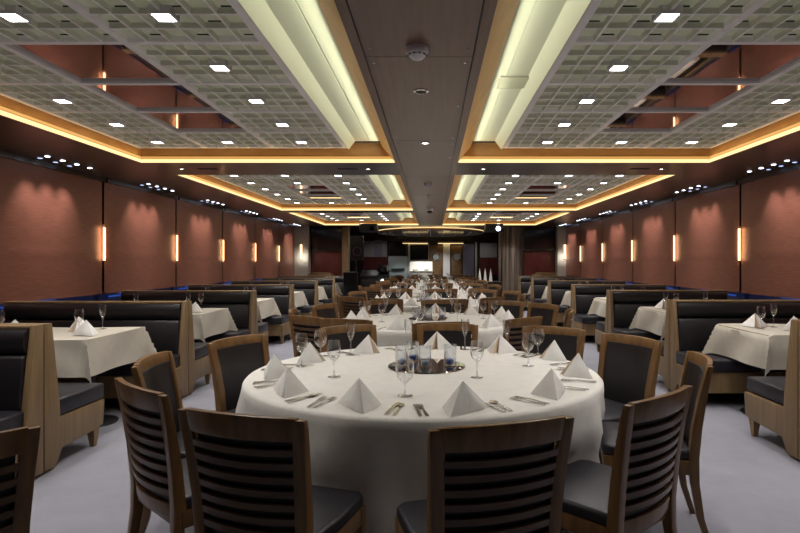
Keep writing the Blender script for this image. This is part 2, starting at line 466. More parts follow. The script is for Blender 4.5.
rlight((-.08, 3.73, SZ), 'round unlit recessed spotlight on the centre beam', False, .05)
rlight((-.075, 5.36, SZ), 'round lit recessed spotlight on the centre beam')
e = empty('ceiling_camera', (-.07, 11.8, SZ), 0, 'small black camera dome under the centre beam', 'camera')
MB().lathe([(0, 0), (.07, 0), (.07, -.06), (.05, -.07)], 20).build('housing', 'plastic', e)
MB().lathe([(.055, -.06), (.05, -.10), (.03, -.12), (0, -.125)], 16).build('dome', 'screen', e)
MB().lathe([(0, 0), (.03, 0), (.03, -.03), (.012, -.04), (.012, -.06), (0, -.06)], 12).build('ceiling_sprinkler', 'plastic', loc=(-.075, 9.5, SZ))
tag(bpy.data.objects['ceiling_sprinkler'], 'small white sprinkler head between the two dark domes of the centre beam', 'sprinkler')
for bi, y in enumerate((6.85, 12.68)):
    n = ['first', 'second'][bi]
    for x, w in ((-3.1, 'far left'), (-.8, 'left of the centre beam'), (.62, 'right of the centre beam'), (2.82, 'far right')):
        rlight((x, y, SZ), f'round recessed spotlight in the {n} cross beam, {w}', True, .04)
    for x, w in ((-2.78, 'left'), (-1.05, 'inner left'), (2.55, 'right')):
        vv = MB().box(-.12, .12, -.03, .03, -.004, 0)
        o = vv.build('air_vent', 'slot', loc=(x, y, SZ)); tag(o, f'dark air slot in the {n} cross beam, {w}', 'vent', 'air slots in the cross beams')

# ------------------------------------------------------------------ side walls: blinds, windows, lamps
def make_blind(w):
    e = empty('window_blind')
    nz, ny = 26, 20; z0, z1 = .98, 2.5
    mb = MB(); vs = []; fs = []
    for i in range(nz + 1):
        for j in range(ny + 1):
            z = z0 + (z1 - z0) * i / nz; u = j / ny; y = (u - .5) * w
            b_ = .055 * (1 - (2 * u - 1) ** 2) * (1 - .6 * i / nz)
            if i in (9,): b_ += .006
            vs.append((b_, y, z))
    for i in range(nz):
        for j in range(ny):
            k = i * (ny + 1) + j; fs.append((k, k + 1, k + ny + 2, k + ny + 1))
    mb.add(vs, fs); mb.build('fabric', 'blind', e, smooth=50)
    # bottom bar following the curve
    secs = []
    for j in range(ny + 1):
        u = j / ny; y = (u - .5) * w; b_ = .055 * (1 - (2 * u - 1) ** 2)
        secs.append([(b_ - .008, y, z0 - .012), (b_ + .008, y, z0 - .012), (b_ + .008, y, z0 + .01), (b_ - .008, y, z0 + .01)])
    MB().loft(secs).build('bottom_bar', 'blind', e, smooth=0)
    MB().box(-.02, .05, -w / 2, w / 2, z1 - .01, z1 + .05).build('head_rail', 'soffit', e, smooth=0)
    return Proto(e)
def make_tube():
    e = empty('wall_lamp')
    MB().box(-.01, .01, -.022, .022, .0, .50).build('backplate', 'chrome', e, smooth=0)
    MB().box(.01, .03, -.0075, .0075, .02, .47).build('tube', 'wall_tube', e, smooth=0)
    return Proto(e)
tubeP = make_tube()
spotm = {}
def mk_led(mat):
    return Proto(MB().lathe([(0, -.004), (.017, -.004), (.024, -.002), (.026, 0)], 14).build('spotlight', mat))
ledA, ledB = mk_led('led_cool'), mk_led('led_dim')
for side, X, pitch, ystart, n in ((-1, -4.5, 2.15, 1.12, 8), (1, 4.32, 2.1, 1.5, 8)):
    bp = make_blind(pitch - .05); rot = 0 if side < 0 else PI
    wl = MB(); wn = MB(); wall = WL if side < 0 else WR
    for k in range(n):
        ya, yb = ystart + pitch * k, ystart + pitch * (k + 1); yc = (ya + yb) / 2
        vis = [i for i in range(n) if ystart + pitch * (i + 1) > 4.6]
        num = ORD[vis.index(k)] if k in vis else 'hidden near'
        bp.place((X, yc, 0), rot, f'copper brown window blind on the {SIDE[side]} wall, {num} along it', 'blind', f'copper blinds along the {SIDE[side]} wall')
        # window behind
        x0, x1 = sorted((wall, wall - side * .04))
        w_ = MB().box(x0, x1, ya + .06, yb - .06, .84, 2.4); o = w_.build(f'window_{k+1 + (n if side>0 else 0)}', 'night', smooth=0); struct(o)
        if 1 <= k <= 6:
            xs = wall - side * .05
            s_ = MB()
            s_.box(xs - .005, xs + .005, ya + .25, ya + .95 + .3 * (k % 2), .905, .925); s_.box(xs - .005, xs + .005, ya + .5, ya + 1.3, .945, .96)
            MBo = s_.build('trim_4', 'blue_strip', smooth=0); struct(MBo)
        # lamp in the slot at the far end of each blind
        if yb > 5 and k < n - 1:
            tubeP.place((X - side * .0, yb, 1.40), rot, f'slim vertical glowing wall lamp between blinds on the {SIDE[side]} wall, {num} along it', 'wall lamp', f'glowing wall lamps along the {SIDE[side]} wall')
            l = area((X - side * .06, yb, 1.65), .04, .45, .9, (1, .60, .28), (0, math.radians(-90 * side * -1), 0), 'wall_glow')
            l.rotation_euler = (PI / 2, 0, math.radians(-90) * side)
            l.data.size = .04; l.data.size_y = .45
        if yc > 4.8:
            for q in range(4):
                ledA.place((X - side * .30, yc - .45 + q * .25, SZ - .001), 0, f'tiny bright spotlight above the {num} {SIDE[side]} blind, {ORD[q]} of the front row', 'spotlight', 'tiny spotlights above the blinds')
            for q in range(3):
                ledB.place((X - side * .15, yc - .35 + q * .25, SZ - .001), 0, f'tiny dim bluish spotlight above the {num} {SIDE[side]} blind, {ORD[q]} of the rear row', 'spotlight', 'tiny spotlights above the blinds')
        for q in (-.3, 0, .3):
            s = spot((X - side * .26, yc - .08 + q, SZ - .02), 36, 68, (1, .84, .80), blend=1, rad=.04)
            s.rotation_euler = (0, math.radians(-14) * side, 0)
    # sill and dado
    x0, x1 = sorted((wall, wall - side * .12))
    struct(MB().box(x0, x1, Y0, YP, .80, .84).build('trim_5', 'booth_wood', smooth=0))
    dk = MB()
    for k in range(n + 1):
        y = ystart + pitch * k; a_, b_ = sorted((wall, X + side * .035)); dk.box(a_, b_, y - .2, y + .2, .99, SZ)
    struct(dk.build('trim_6', 'dark_wall', smooth=0))
    a_, b_ = sorted((wall, X - side * .0)); struct(MB().box(a_, b_, Y0, YP, 2.5, SZ).build('trim_7', 'dark_wall', smooth=0))

# ------------------------------------------------------------------ booth benches
def make_bench(w):
    # local: spine plane at y=0, seat goes towards +y, aisle end at x=+w/2 and wall end at -w/2
    e = empty('booth_bench'); h = w / 2
    side_poly = [(.004, .02), (.004, .992), (.075, .992), (.15, .46), (.16, .34), (.66, .34), (.67, .33), (.65, .15), (.55, .135), (.18, .125), (.12, .02)]
    for nm, x0, x1 in (('end_panel', h - .04, h), ('end_panel', -h, -h + .04)):
        MB().prism(side_poly, 'x', x0, x1).build(nm, 'booth_wood', e, bevel=.004)
    MB().box(-h + .04, h - .04, .004, .03, .10, .975).build('back_panel', 'booth_wood', e, smooth=0)
    MB().box(-h + .04, h - .04, .004, .085, .972, .990).build('top_cap', 'booth_wood', e, bevel=.003)
    MB().box(-h + .04, h - .04, .63, .65, .14, .34).build('apron', 'booth_wood', e, smooth=0)
    # seat cushion
    sc = MB(); sc.box(-h + .02, h - .002, .10, .675, .345, .465); sc.build('seat', 'seat_leather', e, bevel=.02, seg=3)
    # backrest: lower pad and upper roll
    pad = [(.03, .46), (.145, .46), (.155, .52), (.13, .78), (.115, .805), (.03, .805)]
    MB().prism(pad, 'x', -h + .042, h - .042).build('back_cushion', 'leather', e, bevel=.014, seg=3)
    roll = []
    for k in range(14):
        t = 2 * PI * k / 14; roll.append((.078 + .052 * math.cos(t), .888 + .083 * math.sin(t)))
    MB().prism(roll, 'x', -h + .042, h - .042).build('head_roll', 'leather', e, smooth=50)
    for x in (h - .035, -h + .035):
        for y in (.58, .10):
            MB().loft([[(x - .016, y - .016, 0), (x + .016, y - .016, 0), (x + .016, y + .016, 0), (x - .016, y + .016, 0)],
                       [(x - .03, y - .04, .15), (x + .03, y - .04, .15), (x + .03, y + .035, .15), (x - .03, y + .035, .15)]]).build('leg', 'booth_wood', e, smooth=0)
    return Proto(e)
AX = 2.55
benchL = make_bench(1.87); benchR = make_bench(1.70)
def soft_rect_cloth(x0, x1, y0, y1, z, drop, seed, only_side=None):
    rnd = random.Random(seed); ph = rnd.random() * 6
    nx, ny = 44, 40; mb = MB(); vs = []; fs = []
    X0, X1, Ya, Yb = x0 - (drop if only_side != 1 else .0), x1 + (drop if only_side != -1 else 0), y0 - drop, y1 + drop
    for i in range(nx + 1):
        for j in range(ny + 1):
            x = X0 + (X1 - X0) * i / nx; y = Ya + (Yb - Ya) * j / ny
            cx = min(max(x, x0), x1); cy = min(max(y, y0), y1); dx, dy = x - cx, y - cy; L_ = math.hypot(dx, dy)
            if L_ < 1e-6: vs.append((x, y, z + .0015 * math.sin(x * 9 + ph) * math.sin(y * 7))); continue
            # the cloth beyond the edge hangs down
            a_, b_ = abs(dx), abs(dy); mn = min(a_, b_)
            o = .012 + .03 * L_ + .016 * math.sin(x * 7 + y * 9 + ph) * min(1, L_ / .15) * (1 - min(1, mn / .1))
            ox, oy = dx / L_ * o, dy / L_ * o
            if mn > 1e-6:   # the corner hangs as a sharp point
                ox += math.copysign(.34 * mn, dx); oy += math.copysign(.34 * mn, dy)
            vs.append((cx + ox, cy + oy, z - max(0, math.hypot(max(a_, b_), .55 * mn) - .008) + .004 * math.sin(x * 5 + ph)))
    for i in range(nx):
        for j in range(ny):
            k = i * (ny + 1) + j; fs.append((k, k + ny + 1, k + ny + 2, k + 1))
    return mb.add(vs, fs)
def make_booth_table(w):
    e = empty('booth_table')
    MB().box(-w / 2, w / 2, -.42, .42, .748, .775).build('tabletop', 'booth_wood', e, bevel=.004)
    for s in (-1, 1):
        x = s * (w / 2 - .22)
        MB().lathe([(.032, .02), (.032, .748)], 14, (x, 0, 0)).build('pedestal', 'black', e)
        MB().lathe([(0, 0), (.2, 0), (.205, .008), (.19, .018), (.04, .028), (.032, .05)], 28, (x, 0, 0)).build('foot', 'black', e)
    return Proto(e)

# napkins and glassware
def make_napkin():
    e = empty('folded_napkin')
    W, Hh = .122, .128
    D1, D2, A = Vector((-W, -.045, 0)), Vector((W, -.045, 0)), Vector((0, 0, Hh))
    C1, C2, I = Vector((-.028, .10, 0)), Vector((.028, .10, 0)), Vector((0, .02, 0))
    mb = MB(); n = 8
    def tri(a, b_, c, bulge):
        nrm = (b_ - a).cross(c - a).normalized(); vs = []; idx = {}; fs = []
        for i in range(n + 1):
            for j in range(n + 1 - i):
                u, v_ = i / n, j / n; w_ = 1 - u - v_
                p = a * w_ + b_ * u + c * v_ + nrm * bulge * (27 * u * v_ * w_)
                idx[(i, j)] = len(vs); vs.append(p)
        for i in range(n):
            for j in range(n - i):
                fs.append((idx[(i, j)], idx[(i + 1, j)], idx[(i, j + 1)]))
                if i + j < n - 1: fs.append((idx[(i + 1, j)], idx[(i + 1, j + 1)], idx[(i, j + 1)]))
        mb.add(vs, fs)
    tri(D1, D2, A, .010); tri(D1, A, C1, .006) ; tri(D2, C2, A, .006)
    o_ = Vector((0, -.004, .001)); tri(D1.lerp(D2, .16) + o_, D2.lerp(D1, .03) + o_, A * .96 + o_, .012); tri(D1.lerp(D2, .34) + o_ * 2, D2.lerp(D1, .05) + o_ * 2, A * .90 + o_ * 2, .013)
    mb.build('cloth_fold', 'napkin', e, smooth=40)
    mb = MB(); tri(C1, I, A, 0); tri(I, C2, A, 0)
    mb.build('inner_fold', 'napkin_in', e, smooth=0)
    return Proto(e)
NAP = make_napkin()
def make_glass(kind):
    if kind == 0:   # white wine glass
        pr = [(0, .003), (.034, .0015), (.036, .003), (.012, .006), (.0045, .012), (.0035, .05), (.0045, .085), (.012, .094), (.026, .108), (.036, .13), (.039, .152), (.036, .18), (.032, .205)]
    elif kind == 1:  # flute like glass
        pr = [(0, .003), (.032, .0015), (.034, .003), (.010, .006), (.0045, .012), (.0035, .06), (.005, .095), (.012, .112), (.022, .135), (.029, .165), (.031, .19), (.030, .225)]
    else:
        pr = [(0, .003), (.036, .0015), (.038, .003), (.012, .006), (.0045, .012), (.0042, .04), (.006, .06), (.020, .070), (.038, .090), (.045, .115), (.044, .145), (.038, .175)]
    o = MB().lathe(pr, 20).build('wine_glass', 'glass', smooth=60)
    return Proto(o)
GL = [make_glass(0), make_glass(1), make_glass(2)]
def glassware(k, x, y, z, label, group): GL[k].place((x, y, z), 0, label, 'glass', group)

tz = .786
cb = {}
for side, sp0, pitch in ((-1, 3.64, 2.15), (1, 3.88, 2.1)):
    w = 1.87 if side < 0 else 1.70
    xa = side * AX; xc = xa + side * w / 2
    pr = benchL if side < 0 else benchR
    tw = w - .30; xt0 = xa + side * (.20 if side < 0 else .30); xtc = xt0 + side * tw / 2
    tp = make_booth_table(tw)
    S = SIDE[side]
    for k in range(7):
        y = sp0 + pitch * k
        for d in (-1, 1):
            # rz 0: seat towards +y, aisle end at +x.  For the mirrored ones both ends are alike, so a half turn is enough
            pr.place((xc, y + d * .002, 0), 0 if d > 0 else PI,
                     f'oak and leather bench of the {ORD[k]} {S} booth pair, facing {"away down the room" if d > 0 else "this way"}', 'booth bench', f'oak booth benches along the {S} wall')
        if k == 6: continue
        yt = y + pitch / 2 + (.12 if side < 0 else .20)
        tp.place((xtc, yt, 0), 0, f'small booth table under cream cloth on the {S} side, {ORD[k]} along the aisle', 'table', f'booth tables along the {S} wall')
        x0, x1 = sorted((xt0, xt0 + side * tw))
        key = (side, k % 3)
        if key not in cb:
            c = soft_rect_cloth(-tw / 2, tw / 2, -.435, .435, .0, .30, 5 + k, only_side=None).build('tablecloth', 'booth_cloth', smooth=60)
            c.location = (xtc, yt, .780); cb[key] = c
        else:
            c = dup(cb[key], (xtc, yt, .780))
        tag(c, f'cream square tablecloth hanging in points over the {ORD[k]} booth table on the {S}', 'tablecloth', f'cream cloths on the {S} booth tables')
        jx = [.22, .55, .95]
        for q, (ox, oy) in enumerate([(.17, -.16), (.42, .13), (.80, -.12)] if side < 0 else [(.22, .16), (.42, -.10), (.85, .1)]):
            NAP.place((xt0 + side * ox, yt + oy, tz), (PI if oy > 0 else 0) + .3 * (q - 1), f'folded white napkin on the {ORD[k]} {S} booth table, {ORD[q]} from the aisle', 'napkin', 'napkins on the booth tables')
        for q, (ox, oy) in enumerate([(.32, -.02), (.27, .24), (.90, -.16)] if side < 0 else [(.17, -.02), (.36, .10), (.62, -.16)]):
            glassware((q + k) % 2, xt0 + side * ox, yt + oy, tz, f'clear stemmed glass on the {ORD[k]} {S} booth table, {ORD[q]} from the aisle', 'glasses on the booth tables')

# ------------------------------------------------------------------ dining chair
def make_chair():
    e = empty('dining_chair')
    def bow(x, hw, amt=.035): return -amt * (1 - (x / hw) ** 2)
    def backy(z): # rake of the back
        t = (z - .44) / .46
        return -.205 - .065 * t - .012 * math.sin(t * PI) * -1
    # seat
    sec = [(-.215, -.20), (.215, -.20), (.235, .0), (.23, .19), (.20, .225), (-.20, .225), (-.23, .19), (-.235, 0)]
    MB().prism(sec, 'z', .425, .478).build('seat', 'seat_leather', e, bevel=.018, seg=3)
    mb = MB()
    mb.box(-.205, .205, .195, .217, .36, .428); mb.box(-.20, .20, -.215, -.195, .36, .428)
    for s in (-1, 1):
        x0, x1 = sorted((s * .203, s * .225)); mb.box(x0, x1, -.20, .20, .36, .428)
    mb.build('seat_frame', 'chair_wood', e, bevel=.003)
    for s in (-1, 1):
        # front leg, tapered
        x, y = s * .205, .195
        MB().loft([[(x - .013 + s * .01, y - .013 + .01, 0), (x + .013 + s * .01, y - .003, 0), (x + .013 + s * .01, y + .023, 0), (x - .013 + s * .01, y + .023, 0)],
                   [(x - .022, y - .022, .425), (x + .022, y - .022, .425), (x + .022, y + .022, .425), (x - .022, y + .022, .425)]]).build('leg', 'chair_wood', e, bevel=.003)
        # rear leg running up into the back post
        secs = []
        for z, y, wx, wy, xo in ((0, -.285, .014, .014, .0), (.15, -.238, .016, .017, -.003), (.32, -.212, .019, .021, -.004), (.44, -.207, .022, .024, -.004), (.60, -.222, .023, .022, .0), (.75, -.246, .023, .018, .008), (.86, -.268, .023, .015, .016), (.898, -.277, .022, .013, .018)):
            xc = s * (.205 + xo)
            secs.append([(xc - wx, y - wy, z), (xc + wx, y - wy, z), (xc + wx, y + wy, z), (xc - wx, y + wy, z)])
        MB().loft(secs).build('leg', 'chair_wood', e, bevel=.003)
    # curved top rail, slats and lower rail: the wooden back seen from behind
    def yb(z):
        pts = [(.44, -.207), (.60, -.222), (.75, -.246), (.86, -.268), (.90, -.277)]
        for (za, ya), (zb, yb_) in zip(pts[:-1], pts[1:]):
            if z <= zb: return ya + (yb_ - ya) * (z - za) / (zb - za)
        return pts[-1][1]
    def rail(mb, z0, z1, th, dy=0, hw=.205, n=10, crown=0.0):
        secs = []
        for i in range(n + 1):
            x = -hw + 2 * hw * i / n; b_ = bow(x, hw)
            cr = crown * (1 - (x / hw) ** 2)
            ya, yc = yb(z0) + b_ + dy, yb(z1) + b_ + dy
            secs.append([(x, ya - th, z0), (x, ya + th, z0), (x, yc + th, z1 + cr), (x, yc - th, z1 + cr)])
        mb.loft(secs)
    mb = MB(); rail(mb, .825, .903, .012, 0, .215, 12, .006); mb.build('top_rail', 'chair_wood', e, bevel=.003)
    mb = MB()
    for k in range(7):
        z = .49 + k * .0475; rail(mb, z, z + .022, .008, -.008, .20)
    mb.build('slats', 'chair_slat', e, smooth=40)
    mb = MB(); rail(mb, .40, .455, .011, 0, .20); mb.build('lower_rail', 'chair_wood', e, bevel=.002)
    # padded leather front in a wooden frame
    n = 10; secs = []
    for i in range(n + 1):
        x = -.187 + .374 * i / n; b_ = bow(x, .205); th = .012 * min(1, 3 * (1 - abs(x) / .187) + .15)
        pts = []
        for z in (.455, .64, .80, .852): pts.append((x, yb(z) + b_ + .012 + th, z))
        for z in (.852, .80, .64, .455): pts.append((x, yb(z) + b_ + .004, z))
        secs.append(pts)
    MB().loft(secs).build('back_pad', 'leather', e, smooth=60)
    return Proto(e)
CHAIR = make_chair()
def chair_at(bx, by, ang, label, group, z=0):
    # bx,by = centre of the top rail, ang = facing direction (radians from +X)
    dx, dy = math.cos(ang), math.sin(ang)
    return CHAIR.place((bx + .275 * dx, by + .275 * dy, z), ang - PI / 2, label, 'chair', group)

# ------------------------------------------------------------------ round tables
R = 1.02
def round_cloth(seed, seats):
    rnd = random.Random(seed); mb = MB(); n = 160
    ph = [rnd.random() * 6.28 for _ in range(4)]
    def fold(t): return .5 * math.sin(9 * t + ph[0]) + .3 * math.sin(14 * t + ph[1]) + .2 * math.sin(23 * t + ph[2])
    prof = [(0.0, 0, 0), (.45, 0, 0), (.85, 0, 0), (.99, 0, 0), (1.012, -.004, 0), (1.022, -.016, .0), (1.026, -.05, .06), (1.03, -.13, .35), (1.034, -.20, .45), (1.036, -.26, .55), (1.038, -.30, .65), (1.044, -.36, .85), (1.05, -.48, 1), (1.052, -.55, 1.05)]
    vs = [(0, 0, 0)]; fs = []
    for r, z, a in prof[1:]:
        for k in range(n):
            t = 2 * PI * k / n; rr = r * R / 1.02 + a * .07 * fold(t)
            if z < -.2:
                for sa, sd in seats:
                    d_ = abs((t - sa + PI) % (2 * PI) - PI)
                    if sd < rr and d_ < .34:
                        w_ = min(1, (.34 - d_) / .10) * min(1, (-z - .2) / .1); rr = rr * (1 - w_) + min(rr, sd) * w_
            vs.append((rr * math.cos(t), rr * math.sin(t), z + (a > 1) * .015 * math.sin(4 * t + ph[3])))
    for k in range(n): fs.append((0, 1 + k, 1 + (k + 1) % n))
    for i in range(len(prof) - 2):
        for k in range(n):
            a, b_ = 1 + i * n + k, 1 + i * n + (k + 1) % n; fs.append((a, a + n, b_ + n, b_))
    return mb.add(vs, fs).build('tablecloth', 'cloth', smooth=60)
def make_round_table():
    e = empty('round_table')
    MB().lathe([(0, .72), (.98, .72), (1.0, .725), (1.0, .742), (.98, .747), (0, .747)], 48).build('tabletop', 'booth_wood', e)
    MB().lathe([(.06, .03), (.045, .1), (.045, .72)], 16).build('pedestal', 'black', e)
    MB().lathe([(0, 0), (.38, 0), (.38, .015), (.06, .04)], 32).build('foot', 'black', e)
    return Proto(e)
RT = make_round_table()
TX, TZ = -.054, .754
TYS = [3.30, 6.15, 9.0, 11.85, 14.7, 17.6, 20.6]
TN = ['nearest', 'second', 'third', 'fourth', 'fifth', 'sixth', 'farthest']
A = math.atan2
# back-top centre relative to the first table's centre, facing angle
CHS = [
    ((.22, 1.73), A(.466, -.15), 'near side, right of centre'),
    ((-.635, 1.83), A(.449, .144), 'near side, left of centre'),
    ((-1.19, 2.25), A(.363, .324), 'near left corner'),
    ((-1.456, 2.89), .12, 'left side'),
    ((-1.275, 3.64), A(-.213, .42), 'far left corner'),
    ((-.66, 4.30), A(-.36, .26), 'far side, left of centre'),
    ((.115, 4.42), -PI / 2, 'middle of the far side'),
    ((.91, 4.20), A(-.36, -.22), 'far side, right of centre'),
    ((1.31, 3.68), A(-.206, -.385), 'far right corner'),
    ((1.39, 2.90), PI - .24, 'right side'),
    ((.86, 2.10), A(.34, -.293), 'near right corner'),
]
SEATS = [(math.atan2(by - 3.30, bx - TX), math.hypot(bx - TX, by - 3.30) - .545) for (bx, by), _, _ in CHS]
cl = [round_cloth(3, SEATS), round_cloth(11, SEATS), round_cloth(21, SEATS)]
NAPS = [((.13, 2.42)), ((-.33, 2.48)), ((-.72, 2.75)), ((-.90, 3.14)), ((-.80, 3.60)), ((-.46, 3.97)), ((.03, 4.16)), ((.48, 3.98)), ((.81, 3.70)), ((.83, 3.17)), ((.58, 2.71))]
GLS = [(2, -.135, 2.67, 1), (0, -.555, 3.11, 2), (0, -.81, 3.42, 3), (1, -.57, 3.84, 5), (2, -.77, 3.80, 4), (1, -.18, 4.08, 6), (1, .235, 4.08, 6), (0, .245, 3.09, 0), (1, .54, 4.06, 7), (2, .735, 3.88, 8), (0, .59, 3.44, 9), ]
# cutlery
def make_fork():
    mb = MB()
    mb.loft([[(-.008, 0, 0), (.008, 0, 0), (.008, 0, .003), (-.008, 0, .003)], [(-.007, .05, .001), (.007, .05, .001), (.007, .05, .004), (-.007, .05, .004)],
             [(-.003, .11, .006), (.003, .11, .006), (.003, .11, .009), (-.003, .11, .009)], [(-.011, .14, .003), (.011, .14, .003), (.011, .14, .005), (-.011, .14, .005)]])
    for k in range(4):
        x = -.0105 + k * .006; mb.box(x, x + .0035, .138, .185, .004, .006)
    return Proto(mb.build('fork', 'steel', smooth=40))
def make_knife():
    mb = MB()
    mb.loft([[(-.009, 0, 0), (.009, 0, 0), (.009, 0, .005), (-.009, 0, .005)], [(-.007, .09, .001), (.007, .09, .001), (.007, .09, .006), (-.007, .09, .006)]])
    mb.loft([[(-.005, .09, .002), (.006, .09, .002), (.006, .09, .004), (-.005, .09, .004)], [(-.009, .13, .002), (.008, .13, .002), (.008, .13, .0035), (-.009, .13, .0035)],
             [(-.006, .19, .002), (.008, .19, .002), (.008, .19, .0035), (-.006, .19, .0035)], [(.004, .21, .002), (.008, .21, .002), (.008, .21, .003), (.004, .21, .003)]])
    return Proto(mb.build('table_knife', 'steel', smooth=40))
def make_spoon():
    mb = MB()
    mb.loft([[(-.008, 0, 0), (.008, 0, 0), (.008, 0, .003), (-.008, 0, .003)], [(-.003, .11, .005), (.003, .11, .005), (.003, .11, .008), (-.003, .11, .008)], [(-.003, .13, .003), (.003, .13, .003), (.003, .13, .005), (-.003, .13, .005)]])
    vs = [(0, .155, .0015)]; n = 16
    for k in range(n): vs.append((.018 * math.cos(2 * PI * k / n), .155 + .028 * math.sin(2 * PI * k / n), .006))
    mb.add(vs, [(0, 1 + k, 1 + (k + 1) % n) for k in range(n)])
    return Proto(mb.build('spoon', 'steel', smooth=60))
FK, KN, SPN = make_fork(), make_knife(), make_spoon()
def make_tray():
    return Proto(MB().lathe([(0, 0), (.236, 0), (.24, .003), (.238, .007), (0, .007)], 48).build('mirror_tray', 'mirror'))
TRAY = make_tray()
TUM = Proto(MB().lathe([(0, .002), (.037, .002), (.039, .006), (.039, .13), (.036, .13), (.036, .012), (0, .010)], 24).build('glass_candle_holder', 'glass_tumbler', smooth=50))
def mk_candle(mat, nm):
    e = empty(nm)
    MB().lathe([(0, 0), (.024, 0), (.026, .004), (.026, .026), (.022, .030), (0, .029)], 18).build('wax', mat, e)
    MB().lathe([(0, .029), (.0012, .029), (.0012, .038), (0, .038)], 6).build('wick', 'black', e)
    return Proto(e)
CB, CP = mk_candle('blue_wax', 'tealight_candle'), mk_candle('pale_wax', 'tealight_candle')

for ti, ty in enumerate(TYS):
    tn = TN[ti]; tname = f'{tn} round table'
    RT.place((TX, ty, 0), 0, f'large round dining table, {tn} in the middle row, under white cloth', 'table', 'round dining tables')
    c = cl[ti] if ti < 3 else dup(cl[ti % 3], (0, 0, 0))
    c.location = (TX, ty, TZ); c.rotation_euler = (0, 0, 0)
    tag(c, f'white floor-length cloth draped over the {tname}', 'tablecloth', 'white cloths on the round tables')
    rnd = random.Random(50 + ti)
    for si, ((bx, by), ang, where) in enumerate(CHS):
        dx, dy = bx - TX, by - 3.30
        if ti: dx += rnd.uniform(-.03, .03); dy += rnd.uniform(-.03, .03); ang += rnd.uniform(-.08, .08)
        if ti == 1 and si == 0: dx = .12
        if ti == 1 and si == 1: dx, dy = -.70, -1.32
        if ti == 1 and si == 10: dx, dy = .87, -1.20
        look = 'slat-backed' if si in (0, 1, 2, 10) else 'padded-back'
        chair_at(TX + dx, ty + dy, ang, f'{look} wooden chair at the {tname}, {where}', f'wooden chairs around the {tname}')
    for si, (nx, ny) in enumerate(NAPS):
        dx, dy = nx - TX, ny - 3.30; ang = A(-dy, -dx) - PI / 2
        if ti: dx += rnd.uniform(-.02, .02); dy += rnd.uniform(-.02, .02)
        NAP.place((TX + dx, ty + dy, TZ + .001), ang + (rnd.uniform(-.35, .35) if ti else [.55, -.6, -.2, .1, .3, .2, -.1, .15, -.3, .2, .4][si]), f'white folded napkin on the {tname}, {CHS[si][2]}', 'napkin', f'napkins on the {tname}')
        if ti < 2:
            ux, uy = -dx / math.hypot(dx, dy), -dy / math.hypot(dx, dy); tx, tyy = -uy, ux   # tangent: to the diner's left
            seat = CHS[si][2]
            rr = ang
            for q, (pp, off, nm) in enumerate(((FK, .175, 'fork'), (FK, .205, 'fork'), (KN, -.17, 'knife'), (SPN, -.205, 'spoon'))):
                if ti == 1 and q in (1, 3): continue
                ox, oy = TX + dx + tx * off - ux * .09, ty + dy + tyy * off - uy * .09
                if math.hypot(ox - TX, oy - ty) > .985: 
                    f_ = .985 / math.hypot(ox - TX, oy - ty); ox, oy = TX + (ox - TX) * f_, ty + (oy - ty) * f_
                nth = '' if q != 1 else 'outer '
                pp.place((ox, oy, TZ + .0015), rr + rnd.uniform(-.12, .12) + (.25 if q > 1 else 0), f'{nth}silver {nm} on the {tname}, {seat}', nm, f'cutlery on the {tname}')
    for gi, (k, gx, gy, si) in enumerate(GLS):
        dx, dy = gx - TX, gy - 3.30
        if ti: dx += rnd.uniform(-.02, .02); dy += rnd.uniform(-.02, .02)
        kk = ['wine glass', 'slim stemmed glass', 'wide bowled glass'][k]
        extra = {5: 'far side, just left of centre', 6: 'far side, just right of centre'}.get(gi, CHS[si][2])
        GL[k].place((TX + dx, ty + dy, TZ + .001), 0, f'clear {kk} on the {tname}, {extra}', 'glass', f'glasses on the {tname}')
    if ti < 5:
        TRAY.place((TX + .015, ty + .13, TZ + .001), 0, f'round mirror tray in the middle of the {tname}', 'tray', 'mirror trays on the round tables')
        for q, (ox, oy, h) in enumerate(((-.155, -.02, 'left'), (-.01, -.06, 'middle'), (.145, -.01, 'right'), (-.09, .12, 'rear'))):
            x, y = TX + .015 + ox, ty + .13 + oy
            if ti > 2 and q == 3: continue
            TUM.place((x, y, TZ + .008), 0, f'{h} clear glass candle holder on the mirror tray of the {tname}', 'candle holder', 'glass candle holders')
            (CB if q != 1 else CP).place((x, y, TZ + .019), 0, f'{"blue" if q != 1 else "pale blue"} tealight inside the {h} candle holder of the {tname}', 'candle', 'tealights in glass holders')
# the chair cut off at the lower left corner
chair_at(-1.37, 1.52, A(.22, -.24), 'slatted wooden chair cut off by the lower left corner, beside the left booth', 'loose chairs')

# ------------------------------------------------------------------ far end
def panel(name, x0, x1, z0, z1, y, mat, th=.06, label=None, cat=None, kind=None, bevel=0):
    o = MB().box(min(x0, x1), max(x0, x1), y, y + th, min(z0, z1), max(z0, z1)).build(name, mat, bevel=bevel, smooth=0)
    return tag(o, label, cat, kind=kind)
def pxpanel(name, p0, p1, q0, q1, Y, mat, th=.06, **k):
    x0, _, z0 = P(p0, q1, Y); x1, _, z1 = P(p1, q0, Y); return panel(name, x0, x1, max(0, z0), z1, Y, mat, th, **k)
